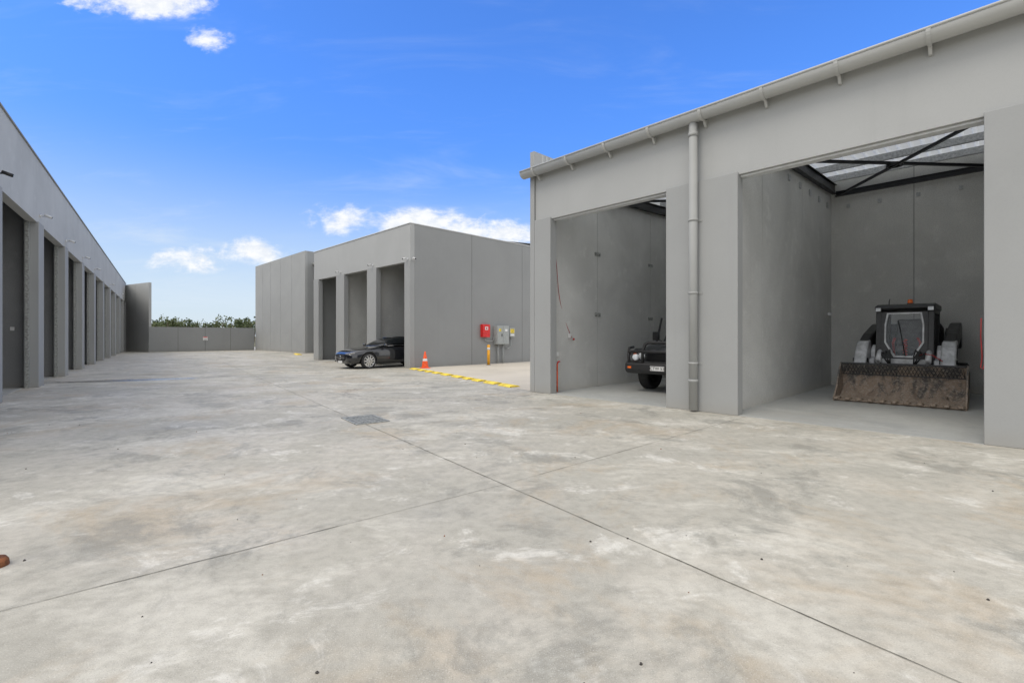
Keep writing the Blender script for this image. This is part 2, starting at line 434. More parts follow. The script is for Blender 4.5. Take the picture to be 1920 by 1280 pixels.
# ---------------------------------------------------------------- central building
B2=empty('warehouse_building',C0,aC,'grey freestanding storage warehouse with three open bays and blank side wall','building')
H=6.35
for x0,x1 in((-.44,0),(-3.84,-2.94),(-7.3,-6.34),(-10.3,-9.6)):
    G().box(x0,x1,0,.25,0,4.72).obj('column',B2,M_paint,.008)
panel(-10.3,0,.03,.25,4.69,H,[],'x').obj('header_wall',B2,M_paintL,.006)
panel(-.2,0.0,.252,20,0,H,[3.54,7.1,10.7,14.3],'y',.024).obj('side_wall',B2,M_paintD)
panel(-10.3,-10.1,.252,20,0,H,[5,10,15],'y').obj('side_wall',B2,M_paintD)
for x in(-3.5,-6.9): panel(x,x+.2,.252,7,0,6.1,[2.4,4.8],'y').obj('party_wall',B2,M_inner)
panel(-10.1,-.2,7.002,7.2,0,6.1,[-8,-5,-2],'x').obj('back_wall',B2,M_inner)
G().box(-10.1,-.2,.26,20,5.75,5.85).obj('roof',B2,M_foil)
G().box(-10.1,-.2,19.8,20,0,H-.1).obj('rear_wall',B2,M_paint)
G().box(-10.1,-.2,.25,7,-.1,.006).obj('floor',B2,M_floor)
g=G();g.box(-10.32,.02,-.0,.27,H+.001,H+.035);g.box(-.23,.02,.271,20.02,H+.001,H+.035);g.box(-10.32,-10.08,.271,20.02,H+.001,H+.035)
g.obj('parapet_cap',B2,M_cap)
g=G();g.add([(-10,1,6.1),(-.3,1,6.1),(-.3,10,6.75),(-10,10,6.75),(-10,19.5,6.1),(-.3,19.5,6.1)],[(0,1,2,3),(3,2,5,4)])
g.obj('roof_sheet',B2,M_cap,fix=False)
# ---------------------------------------------------------------- far building
B3=empty('warehouse_building',F0,aC,'tall blank grey concrete warehouse wall with vertical panel joints','building')
panel(-12.6,0,0,.2,0,8.4,[-10.4,-8.2,-5.6,-2.9],'x',.035).obj('front_wall',B3,M_paint)
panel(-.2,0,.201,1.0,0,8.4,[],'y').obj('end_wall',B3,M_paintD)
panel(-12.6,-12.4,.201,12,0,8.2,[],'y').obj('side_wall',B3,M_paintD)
panel(0.002,9,.8,1.0,0,7.4,[3],'x').obj('recessed_wall',B3,M_paint)
G().box(-12.4,9,1.0,12,6.9,7.1).obj('roof',B3,M_cap)
g=G();g.cyl((.05,.68,7.36),(9,.68,7.36),.11,n=14);g.obj('gutter',B3,M_gutter)
G().cyl((.6,.7,0),(.6,.7,7.3),.08).obj('downpipe',B3,M_pipe)
# ---------------------------------------------------------------- left building
B4=empty('warehouse_building',L0,aL,'long row of grey storage units with deep columns and open bays','building')
HL=6.24
for k in range(-2,9):
    x1=k*4.35
    G().box(x1-.7,x1,0,.3,0,4.53).obj('column',B4,M_paint,.01)
    g=G();g.box(x1-.80,x1-.701,.18,.26,0,4.499)
    for i in range(9): g.cyl((x1-.80,.22,.4+i*.48),(x1-.815,.22,.4+i*.48),.018,n=8)
    g.obj('door_track',B4,M_grate)
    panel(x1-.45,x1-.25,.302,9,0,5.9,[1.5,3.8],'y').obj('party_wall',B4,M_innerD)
G().box(37.2,38,0,.3,0,4.53).obj('column',B4,M_paint,.006)
panel(-12,38,.03,.24,4.5,HL,[-4.6,4.1,12.8,21.5,30.2],'x',.010).obj('header_wall',B4,wallmat('weathered_header_paint',(.48,.485,.47),var=.08,streak=1.0,blot=.35))
G().box(-12,38,-.0,.26,HL+.001,HL+.04).obj('parapet_cap',B4,M_paintD)
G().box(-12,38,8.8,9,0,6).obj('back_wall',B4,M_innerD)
G().box(-12,38,.25,8.8,5.9,6.0).obj('roof',B4,M_foil)
G().box(-12,38,.3,8.8,-.1,.006).obj('floor',B4,M_floor)
G().box(37.8,38,.31,8.8,0,6.1).obj('end_wall',B4,M_paint)
def wallpq(name,p,q,h,th,mat,label,n=4):
    p=Vector(p);q=Vector(q);d=q-p;L=d.length
    o=panel(0,L,0,th,0,h,[L*i/n for i in range(1,n)],'x',.03).obj(name,None,mat)
    top(o,label,'wall',None,(p.x,p.y,0),math.atan2(d.y,d.x));return o
w1=wallpq('boundary_wall',(-31.75,41.5),(-25.9,47.7),2.22,.2,M_paintD,'low grey concrete boundary wall at the end of the yard')
w2=wallpq('boundary_wall',(-36.1,43.95),(-31.75,41.5),6.1,.2,M_paintL,'tall grey concrete end wall beside the row of units',2)
def sign(name,P,a,w,h,label,marks):
    e=empty(name,P,a,label,'sign')
    G().box(-w/2,w/2,-.012,0,0,h).obj('board',e,M_white,.002)
    for x0,x1,z0,z1,mt in marks: G().box(x0,x1,-.016,-.013,z0,z1).obj('marking',e,mt)
    return e
dw=math.atan2(47.7-41.5,-25.9+31.75)
p=Vector((-31.75,41.5))+Vector((5.85,6.2))*.5
sign('notice_sign',(p.x+.03,p.y-.03,1.0),dw,.38,.35,'small white warning notice with red band on low wall',[(-.17,.17,.26,.33,M_red),(-.13,.13,.06,.1,M_black)])
sign('notice_sign',loc(C0,aC,-3.29,2.0,1.45),aC-math.pi/2+math.pi,.35,.5,'small white and blue notice fixed to the bay wall',[(-.14,.14,.3,.45,M_blue),(-.14,.14,.08,.12,M_blue)])
sign('notice_sign',loc(L0,aL,-4.82,.9,1.75),aL-math.pi/2,.22,.32,'small red safety notice on the dark bay wall',[(-.1,.1,.02,.30,M_red)])
g=G();g.box(-.04,.04,-.02,0,0,.1);top(g.obj('light_switch',None,M_white,.004),'small white switch on dark bay wall','switch',None,loc(L0,aL,-.46,.55,1.55),aL-math.pi/2)
# ---------------------------------------------------------------- security cameras
def seccam(P,a,dark=False):
    e=empty('security_camera',P,a,('black' if dark else 'white')+' bullet security camera on a wall bracket','camera','security cameras above the bays')
    mt=M_black if dark else M_cap
    G().cyl((0,0,0),(0,-.03,0),.045).obj('mount',e,mt)
    G().tube([(0,-.03,0),(0,-.08,0),(0,-.11,.02)],.016,8).obj('arm',e,mt)
    g=G();g.cyl((-.02,-.09,.03),(-.02,-.25,-.02),.038,n=16);g.obj('housing',e,mt)
    G().cyl((-.02,-.251,-.0205),(-.02,-.26,-.023),.03).obj('lens',e,M_glass)
    return e
base=seccam(loc(L0,aL,-.35,.03,4.75),aL)
seccam(loc(L0,aL,-4.7,.03,4.75),aL,True)
for k in(1,2,3,5,7): dup(base,loc(L0,aL,k*4.35-.35,.03,4.75),aL)
dup(base,loc(C0,aC,-3.3,.03,4.85),aC);dup(base,loc(C0,aC,-6.8,.03,4.85),aC);dup(base,loc(C0,aC,0,.15,4.8),aC+math.pi/2);dup(base,loc(C0,aC,-.2,.03,4.8),aC)
# ---------------------------------------------------------------- services on the central wall
aS=aC+math.pi/2
def onwall(t_,z): return loc(C0,aC,.002,t_,z)
e=empty('fire_alarm_box',onwall(4.33,1.35),aS,'red fire services box with white label on grey wall','fire box')
G().box(-.24,.24,-.2,0,0,.64).obj('cabinet',e,M_red,.012)
G().box(-.10,.10,-.206,-.201,.36,.52).obj('label_plate',e,M_white);G().rev([(.0,-.212),(.05,-.212),(.05,-.207)],(0,0,.44),16,0).obj('emblem',e,M_red)
G().tube([(0,-.08,0),(0,-.08,-.12),(.1,-.08,-.2),(.5,-.08,-.2),(.6,-.08,-.12),(.6,-.08,.0)],.022,8).obj('conduit',e,M_elec)
e=empty('electrical_cabinet',onwall(5.4,.98),aS,'grey electrical cabinet with doors mounted on wall','electrical box')
G().box(-.43,.43,-.28,0,0,.95).obj('cabinet',e,M_elec,.012)
G().box(-.40,-.01,-.292,-.281,.04,.91).obj('door',e,M_elec,.004);G().box(.01,.40,-.292,-.281,.04,.91).obj('door',e,M_elec,.004)
G().box(-.12,-.08,-.31,-.293,.4,.55).obj('handle',e,M_black)
G().box(-.3,-.15,-.296,-.293,.66,.80).obj('label_plate',e,M_yel);G().box(.12,.3,-.296,-.293,.66,.78).obj('label_plate',e,M_white)
for xx in(-.2,.15): G().tube([(xx,-.1,0),(xx,-.1,-.97)],.035,8).obj('conduit',e,M_elec)
e=empty('meter_box',onwall(6.15,1.36),aS,'small pale electrical meter box with yellow warning label','electrical box')
G().box(-.2,.2,-.2,0,0,.47).obj('cabinet',e,M_elec,.01);G().box(-.14,.14,-.206,-.201,.2,.42).obj('label_plate',e,M_yel);G().box(-.14,.14,-.206,-.201,.06,.15).obj('marking',e,M_white)
G().tube([(0,-.08,0),(0,-.08,-.5),(-.2,-.08,-.6),(-.35,-.08,-.6)],.022,8).obj('conduit',e,M_elec)
e=empty('bollard',(-1.14,23.07,0),0,'orange-yellow steel bollard standing in front of fire box','bollard')
G().cyl((0,0,0),(0,0,.95),.07,n=20).obj('post',e,M_bollard);G().ball((0,0,.95),.07,0,8,(1,1,.6)).obj('cap',e,M_bollard)
G().rev([(.0711,.74),(.073,.74),(.073,.84),(.0711,.84)],(0,0,0),20,0,'z').obj('reflective_band',e,M_white);G().box(-.11,.11,-.11,.11,0,.012).obj('base_plate',e,M_steel)
e=empty('traffic_cone',(-3.8,20.75,0),.4,'orange traffic cone with white band beside building corner','traffic cone')
G().rev([(.15,.03),(.125,.2),(.109,.32)],(0,0,0),24,0,'z').obj('cone_body',e,M_or)
G().rev([(.109,.32),(.089,.42)],(0,0,0),24,0,'z').obj('reflective_band',e,M_white)
G().rev([(.089,.42),(.03,.72),(.022,.73),(.0,.73)],(0,0,0),24,0,'z').obj('cone_tip',e,M_or)
G().box(-.2,.2,-.2,.2,0,.03).obj('base',e,M_or,.01)
def hump(P,a,L,label='worn yellow painted speed hump section on concrete'):
    g=G();pr=[(-.19,0),(-.14,.03),(-.07,.048),(0,.054),(.07,.048),(.14,.03),(.19,0)]
    g.prism(pr,-L/2,L/2,'x',0,False)
    o=g.obj('speed_hump',None,M_yel,.01);top(o,label,'speed hump','yellow speed hump sections',P,a);return o
p=Vector((-4.25,20.3));q=Vector((.22,12.75));d=(q-p);ah=math.atan2(d.y,d.x)
u=.1
for i in range(10):
    ln=(.60,.40,.34,.42,.56,.60,.42,.46,.60,.66)[i]
    pp=p+d.normalized()*(u+ln/2);hump((pp.x,pp.y,.004),ah+R.uniform(-.04,.04),ln);u+=ln+(.36,.42,.45,.40,.42,.32,.30,.36,.30,.4)[i]
for i in range(4):
    hump((-15.9-.33*i,35.4+.62*i,.0),rad(135),.45)
# ---------------------------------------------------------------- drain grate
aG=math.atan2(.8054,-.5927)
e=empty('drain_grate',(-2.46,7.95,0),aG,'square galvanised steel drain grate set in the concrete','drain')
w,h=.40,.28
g=G();g.box(-w,w,-h,-h+.03,.003,.012);g.box(-w,w,h-.03,h,.003,.012);g.box(-w,-w+.03,-h+.03,h-.03,.003,.012);g.box(w-.03,w,-h+.03,h-.03,.003,.012);g.obj('frame',e,M_grate)
g=G()
for i in range(13): 
    x=-w+.05+i*.057;g.box(x,x+.026,-h+.03,h-.03,.0045,.013)
for i in range(5):
    y=-h+.09+i*.09;g.box(-w+.03,w-.03,y,y+.014,.0045,.0115)
g.obj('grille',e,M_grate)
G().box(-w+.02,w-.02,-h+.02,h-.02,.001,.003).obj('dark_pit_sheet',e,M_black)  # flat black sheet standing in for the shade inside the drain
# ---------------------------------------------------------------- coupe
def lofted(st,ring,m=0):
    g=G();n=len(ring(st[0]));vs=[];fs=[]
    for s in st: vs+=ring(s)
    for k in range(len(st)-1):
        for i in range(n):
            j=(i+1)%n;fs.append((k*n+i,k*n+j,(k+1)*n+j,(k+1)*n+i))
    fs.append(tuple(range(n))[::-1]);fs.append(tuple((len(st)-1)*n+i for i in range(n)))
    g.add(vs,fs,m,True);return g
def bake(o,cutters):
    for c in cutters:
        b=o.modifiers.new('b','BOOLEAN');b.operation='DIFFERENCE';b.object=c;b.solver='EXACT'
    dg=bpy.context.evaluated_depsgraph_get();dg.update()
    me=bpy.data.meshes.new_from_object(o.evaluated_get(dg))
    o.modifiers.clear();o.data=me
    for c in cutters: bpy.data.objects.remove(c)
def wheel(parent,x,y,r,w,out,rim=.68,nsp=10,mat=M_alloy):
    g=G();rr=r*rim
    wh=bpy.data.objects.new('wheel',None);col.objects.link(wh);wh.parent=parent;wh.location=(x,y,r)
    g.rev([(rr,-w/2),(r*.93,-w/2),(r*.985,-w*.42),(r,-w*.3),(r,w*.3),(r*.985,w*.42),(r*.93,w/2),(rr,w/2),(rr,-w/2)],(0,0,0),36)
    g.obj('tyre',wh,M_rub,fix=True)
    o=out*w/2;g=G()
    g.rev([(rr,-o*.8),(rr,o*.98),(rr*.93,o*1.0),(rr*.90,o*.7),(rr*.90,-o*.6)],(0,0,0),36)
    for i in range(nsp):
        a=2*math.pi*i/nsp;M=Matrix.Rotation(a,4,'Y')
        y0,y1=sorted((o*.6,o*.96))
        g.prism([(.04,-.040*r*3),(rr*.92,-.022*r*3),(rr*.92,.022*r*3),(.04,.04*r*3)],y0,y1,'y',0,False,M)
    y0,y1=sorted((o*.4,o*.98));g.cyl((0,y0,0),(0,y1,0),rr*.2)
    g.obj('rim',wh,mat)
    y0,y1=sorted((-o*.2,o*.2));G().cyl((0,y0,0),(0,y1,0),rr*.62,n=28).obj('brake_disc',wh,M_steel)
    return wh
car=empty('parked_car',(-5.68,22.03,0),math.atan2(-.7055,-.7087),'glossy black coupe nosing out of an open storage bay','car')
st=[(2.36,.34,.45,.52,.48,.46,.60,.64),(2.30,.22,.62,.72,.46,.64,.65,.70),(2.1,.19,.76,.84,.48,.76,.72,.78),(1.9,.19,.80,.88,.52,.80,.77,.84),(1.5,.19,.83,.905,.55,.83,.84,.91),(1.1,.19,.84,.905,.55,.84,.885,.955),(.8,.19,.84,.905,.55,.85,.91,.98),(.0,.19,.84,.90,.55,.86,.93,.96),(-.8,.19,.84,.905,.55,.86,.95,.98),(-1.35,.2,.83,.91,.58,.85,.97,1.0),(-1.9,.22,.80,.88,.6,.80,.98,1.03),(-2.2,.28,.72,.80,.62,.72,.93,.98),(-2.34,.4,.58,.66,.62,.58,.82,.85)]
def ring(s):
    x,zb,wb,wm,zm,ws,zs,zt=s
    h=[(0,zb),(wb*.7,zb),(wb,zb+.04),(wm,(zb+zm)/2+.03),(wm,zm+.1),(ws,zs),(ws*.75,(zs+zt)/2+.015),(0,zt)]
    return [(x,y,z) for y,z in h]+[(x,-y,z) for y,z in h[-2:0:-1]]
body=lofted(st,ring).obj('body',car,M_carb,sub=2)
cut=[]
for x in(1.5,-1.34):
    for sg in(1,-1):
        g=G();g.cyl((x,sg*.62,.34),(x,sg*1.2,.34),.375,n=32,sm=False);c=g.obj('cut',car,M_black);cut.append(c)
bake(body,cut)
for p_ in body.data.polygons:p_.use_smooth=True
gs=[(1.0,.955,.80,.5),(.6,1.17,.81,.60),(.25,1.32,.80,.60),(-.2,1.39,.79,.58),(-.7,1.37,.78,.56),(-1.2,1.25,.76,.52),(-1.65,1.09,.72,.5),(-1.9,1.02,.68,.48)]
def ring2(s):
    x,zt,wb,wt=s
    h=[(wb,.93),(wb*.96+.0,.93+(zt-.93)*.45),(wt+.03,zt-.03 if zt>1.1 else zt-.01),(wt*.6,zt)]
    return [(x,y,z) for y,z in h]+[(x,-y,z) for y,z in h[::-1]]
lofted(gs,ring2).obj('window',car,M_glass,sub=2)
gr=[(.32,1.345,.60),(-.2,1.402,.60),(-.7,1.382,.58),(-1.15,1.27,.55)]
lofted(gr,lambda s:[(s[0],s[2]+.03,s[1]-.06),(s[0],s[2]*.7,s[1]+.005),(s[0],0,s[1]+.012),(s[0],-s[2]*.7,s[1]+.005),(s[0],-s[2]-.03,s[1]-.06),(s[0],0,s[1]-.03)]).obj('roof',car,M_carb,sub=1)
for x in(1.5,-1.34):
    for sg in(1,-1): wheel(car,x,sg*.79,.335,.23,sg,.76,10)
for sg in(1,-1):
    g=G();g.ball((2.08,sg*.66,.66),.2,0,10,(1.0,.55,.30));g.obj('headlight',car,M_lampd)
    g=G();g.ball((.75,sg*.98,1.0),.1,0,8,(.7,1,.7));g.tube([(.75,sg*.86,.95),(.75,sg*.95,.97)],.02,6);g.obj('mirror',car,M_carb)
    G().tube([(.75,sg*.845,.955),(.2,sg*.85,1.0),(-.5,sg*.845,1.0),(-1.1,sg*.83,1.0)],.008,6).obj('window_trim',car,M_chrome)
    g=G();g.box(2.2,2.30,sg*.55-.14,sg*.55+.14,.28,.40);g.obj('air_intake',car,M_black,.02)
    G().box(.1,.25,sg*.9-.015,sg*.9+.015,.76,.785).obj('door_handle',car,M_carb,.005)
g=G();g.prism([(-.40,.42),(-.36,.60),(.36,.60),(.40,.42),(.3,.34),(-.3,.34)],2.30,2.385,'x');g.obj('grille',car,M_black,.01)
g=G();g.rev([(.075,2.388),(.09,2.388),(.09,2.40),(.075,2.40)],(0,0,.48),24,0,'x')
for i in range(3):
    a=math.pi/2+i*2*math.pi/3;g.prism([(0+.012*math.cos(a+1.57),.48+.012*math.sin(a+1.57)),(.078*math.cos(a),.48+.078*math.sin(a)),(.012*math.cos(a-1.57),.48+.012*math.sin(a-1.57))],2.389,2.399,'x')
g.box(2.386,2.395,.1,.38,.47,.49);g.box(2.386,2.395,-.38,-.1,.47,.49)
g.obj('emblem',car,M_chrome)
def plate(par,x,z,text,w=.37,h=.11):
    pl=G().box(x,x+.008,-w/2,w/2,z-h/2,z+h/2).obj('number_plate',par,M_white,.002)
    cu=bpy.data.curves.new('t','FONT');cu.body=text;cu.size=h*.95;cu.align_x='CENTER';cu.align_y='CENTER';cu.extrude=.0008
    t=bpy.data.objects.new('t',cu);col.objects.link(t)
    dg=bpy.context.evaluated_depsgraph_get();me=bpy.data.meshes.new_from_object(t.evaluated_get(dg));bpy.data.objects.remove(t)
    me.materials.append(M_black);o=bpy.data.objects.new('lettering',me);col.objects.link(o);o.parent=pl
    o.location=(x+.0105,0,z);o.rotation_euler=(rad(90),0,rad(90))
G().box(2.375,2.383,-.18,.18,.25,.35).obj('number_plate',car,M_white,.002)
# ---------------------------------------------------------------- four wheel drive
aH=math.atan2(-.6936,-.7203)
V=empty('parked_truck',loc(P0,aR,-5.58,4.25),aH,'black four-wheel-drive with steel bull bar parked inside open bay','four-wheel drive')
st=[(2.22,.62,.68,1.0,1.06),(2.16,.58,.76,1.07,1.15),(1.9,.55,.77,1.12,1.22),(1.4,.5,.78,1.14,1.27),(.95,.5,.78,1.16,1.30),(.9,.5,.80,1.16,1.30),(-.5,.5,.80,1.16,1.30),(-2.2,.5,.80,1.16,1.28),(-2.35,.55,.78,1.10,1.22)]
lofted(st,lambda s:[(s[0],0,s[1]),(s[0],s[2]-.05,s[1]),(s[0],s[2],s[1]+.05),(s[0],s[2],s[3]-.06),(s[0],s[2]-.04,s[3]),(s[0],s[2]*.6,s[4]-.01),(s[0],0,s[4]),(s[0],-s[2]*.6,s[4]-.01),(s[0],-s[2]+.04,s[3]),(s[0],-s[2],s[3]-.06),(s[0],-s[2],s[1]+.05),(s[0],-s[2]+.05,s[1])]).obj('body',V,M_truck)
for sg in(1,-1):
    y0,y1=sorted((sg*.70,sg*.92))
    o=G().prism([(2.10,.60),(2.18,.80),(2.16,1.0),(2.05,1.09),(1.0,1.12),(-2.3,1.12),(-2.3,.55),(2.0,.55)],y0,y1).obj('fender',V,M_truck,.05,seg=4)
    cs=[]
    for x in(1.45,-1.35): cs.append(G().cyl((x,y0-.2,.42),(x,y1+.2,.42),.50,n=32,sm=False).obj('cut',V,M_black))
    bake(o,cs)
    G().rev([(.0,2.24),(.06,2.235),(.10,2.215),(.105,2.14)],(0,sg*.60,.90),24,0,'x').obj('headlight',V,M_lamp)
    G().rev([(.106,2.22),(.125,2.22),(.13,2.14)],(0,sg*.60,.90),24,0,'x').obj('headlight_bezel',V,M_chrome)
    G().box(2.14,2.19,sg*.82-.04,sg*.82+.04,.86,.96).obj('indicator_lamp',V,M_amber,.01)
    g=G();g.box(.75,.83,sg*1.0-.09,sg*1.0+.09,1.28,1.52);g.tube([(.8,sg*.8,1.25),(.8,sg*.95,1.32)],.015,6);g.obj('mirror',V,M_black,.02)
    for x in(1.45,-1.35): wheel(V,x,sg*.80,.42,.28,sg,.55,6,M_steel)
g=G();g.prism([(.95,1.22),(.45,1.82),(.35,1.88),(-2.1,1.88),(-2.3,1.75),(-2.33,1.22)],-.74,.74);g.obj('cabin',V,M_truck,.05,seg=3)
G().add([(.93,-.66,1.27),(.93,.66,1.27),(.47,.62,1.82),(.47,-.62,1.82)],[(0,1,2,3)],M=Matrix.Translation((.03,0,.02))).obj('windscreen',V,M_glass,fix=False)
for sg in(1,-1): G().box(-2.0,.5,sg*.745-.005,sg*.745+.005,1.3,1.72).obj('side_window',V,M_glass)
g=G()
for i in range(6): g.box(2.225,2.26,-.44,.44,.76+i*.045,.775+i*.045)
g.obj('grille',V,M_steel)
G().box(2.21,2.224,-.45,.45,.72,1.03).obj('grille_backing',V,M_black)
g=G()
g.prism([(2.2,.45),(2.48,.48),(2.53,.55),(2.53,.72),(2.45,.78),(2.2,.78)],-.90,.90)
g.obj('bumper',V,M_black,.04,seg=3)
g=G()
g.tube([(2.30,-.89,.94),(2.44,-.82,1.0),(2.5,-.66,1.02),(2.52,0,1.02),(2.5,.66,1.02),(2.44,.82,1.0),(2.30,.89,.94)],.036,10)
g.tube([(2.48,-.42,.74),(2.50,-.41,1.02),(2.46,-.36,1.20),(2.44,-.28,1.24),(2.44,.28,1.24),(2.46,.36,1.20),(2.50,.41,1.02),(2.48,.42,.74)],.038,10)
for sg in(1,-1): g.tube([(2.48,sg*.80,.72),(2.45,sg*.84,.96),(2.34,sg*.88,1.10),(2.15,sg*.88,1.12)],.034,10)
g.obj('bull_bar',V,M_black)
for sg in(1,-1):
    G().rev([(0,2.58),(.065,2.575),(.075,2.565),(.075,2.50)],(0,sg*.58,.88),20,0,'x').obj('spot_lamp',V,M_lamp)
    G().box(2.531,2.54,sg*.76-.05,sg*.76+.05,.60,.65).obj('indicator_lamp',V,M_amber,.004)
plate(V,2.532,.62,'CTW 52')
G().tube([(.9,-.93,1.2),(.95,-.93,1.1),(.6,-.93,1.9)],.03,8).obj('snorkel',V,M_black)
# ---------------------------------------------------------------- track loader
T=empty('track_loader',loc(P0,aR,-1.36,5.59),aH,'compact track loader with muddy wide bucket parked in open bay','loader')
def stad(x0,x1,r,n=10):
    p=[]
    for i in range(n+1):
        a=-math.pi/2+math.pi*i/n;p.append((x1+r*math.cos(a),r+r*math.sin(a)))
    for i in range(n+1):
        a=math.pi/2+math.pi*i/n;p.append((x0+r*math.cos(a),r+r*math.sin(a)))
    return p
for sg in(1,-1):
    y0,y1=sorted((sg*.52,sg*.97));g=G();P=stad(-.95,.70,.36)
    P=[(x,z+.03) for x,z in P];g.prism(P,y0,y1)
    n=len(P);per=[];
    for i in range(n):
        a=Vector(P[i]);b=Vector(P[(i+1)%n]);k=max(1,int((b-a).length/.1))
        for j in range(k): 
            q=a.lerp(b,(j+.5)/k);d=(b-a).normalized();per.append((q,d))
    for q,d in per:
        an=math.atan2(d.y,d.x);M=Matrix.Translation((q.x,0,q.y))@Matrix.Rotation(-an,4,'Y')
        g.box(-.03,.03,y0+.02,y1-.02,-.03,.0,M=M)
    tr=g.obj('track',T,M_rub)
    yy=sg*.975
    for x in(-.95,-.45,-.05,.35,.70): 
        G().rev([(0,-.012),(.2 if abs(x)>.6 else .12,-.012),(.2 if abs(x)>.6 else .12,.012),(0,.012)],(x,yy,.38 if abs(x)>.6 else .2),20).obj('track_roller',tr,M_steel)
G().prism([(-1.3,.3),(.95,.3),(1.0,.6),(.85,.90),(-1.35,.95)],-.49,.49).obj('chassis',T,M_lblack,.02)
G().prism([(-1.5,.6),(-1.5,1.35),(-1.35,1.62),(-.65,1.7),(-.65,.9),(-.9,.6)],-.52,.52).obj('engine_cover',T,M_lblack,.03)
cabo=G()
def slx(z): return .78-(z-.85)*.10
for sg in(1,-1):
    y0,y1=sorted((sg*.40,sg*.50))
    cabo.prism([(slx(.85)-.09,.85),(slx(.85),.85),(slx(2.0),2.0),(slx(2.0)-.09,2.0)],y0,y1)
    cabo.prism([(-.62,.85),(-.50,.85),(-.50,2.0),(-.62,2.0)],y0,y1)
    cabo.box(-.6,.70,y0,y1,.82,1.0);cabo.box(-.6,.6,y0,y1,1.9,2.0)
    for i in range(8): cabo.box(-.45+i*.13,-.435+i*.13,y0+.05,y1-.02,1.0,1.9)
cabo.box(.60,.775,-.50,.50,.80,.90)
cabo.obj('cab',T,M_lblack,.015)
G().box(-.60,-.55,-.40,.40,.9,1.35).obj('rear_panel',T,M_lblack)
G().prism([(-.75,1.98),(.68,1.98),(.76,2.02),(.72,2.08),(.5,2.12),(-.7,2.11)],-.52,.52).obj('cab_roof',T,M_lblack,.025,seg=3)
n=8
def octo(w0,w1,w2,z0,z1,z2,z3): return [(-w0,z0),(w0,z0),(w1,z1),(w1,z2),(w2,z3),(-w2,z3),(-w1,z2),(-w1,z1)]
o0=[(-.40,.90),(.40,.90),(.40,1.2),(.40,1.6),(.40,1.94),(-.40,1.94),(-.40,1.6),(-.40,1.2)]
o1=octo(.17,.34,.30,.93,1.26,1.66,1.92);o2=octo(.145,.312,.272,.965,1.27,1.65,1.89)
def ringmesh(a,b,d0,d1):
    g=G();vs=[(slx(z)+d,y,z) for d in(d0,d1) for y,z in a]+[(slx(z)+d,y,z) for d in(d0,d1) for y,z in b];fs=[]
    for i in range(n):
        j=(i+1)%n;fs+=[(8+i,8+j,24+j,24+i),(i,j,16+j,16+i),(i,j,8+j,8+i),(16+i,16+j,24+j,24+i)]
    return g.add(vs,fs)
dr=ringmesh(o0,o1,-.03,.005).obj('door',T,M_lblack)
ringmesh(o1,o2,-.02,.03).obj('frame',dr,M_silver)
G().add([(slx(z)-.01,y,z) for y,z in o2],[tuple(range(8))]).obj('glass',dr,M_glassc,fix=False)
G().tube([(slx(.96)+.03,.03,.96),(slx(1.75)+.02,-.10,1.75)],.010,6).obj('wiper',dr,M_black)
g=G();g.box(-.2,.28,-.24,.24,1.02,1.17);g.box(-.34,-.2,-.24,.24,1.12,1.80);g.obj('seat',T,simple('grey_seat_vinyl',(.16,.16,.165),.6),.05)
for sg in(1,-1):
    G().tube([(.30,sg*.22,.95),(.34,sg*.24,1.25),(.38,sg*.20,1.36)],.025,8).obj('joystick',T,M_red)
g=G();pts=[]
for i in range(40):
    a=i*.9
    pts.append((.55+.03*math.cos(a),.0+.035*math.sin(a),.98+i*.009))
g.tube(pts,.014,6);g.obj('coiled_hose',T,M_red)
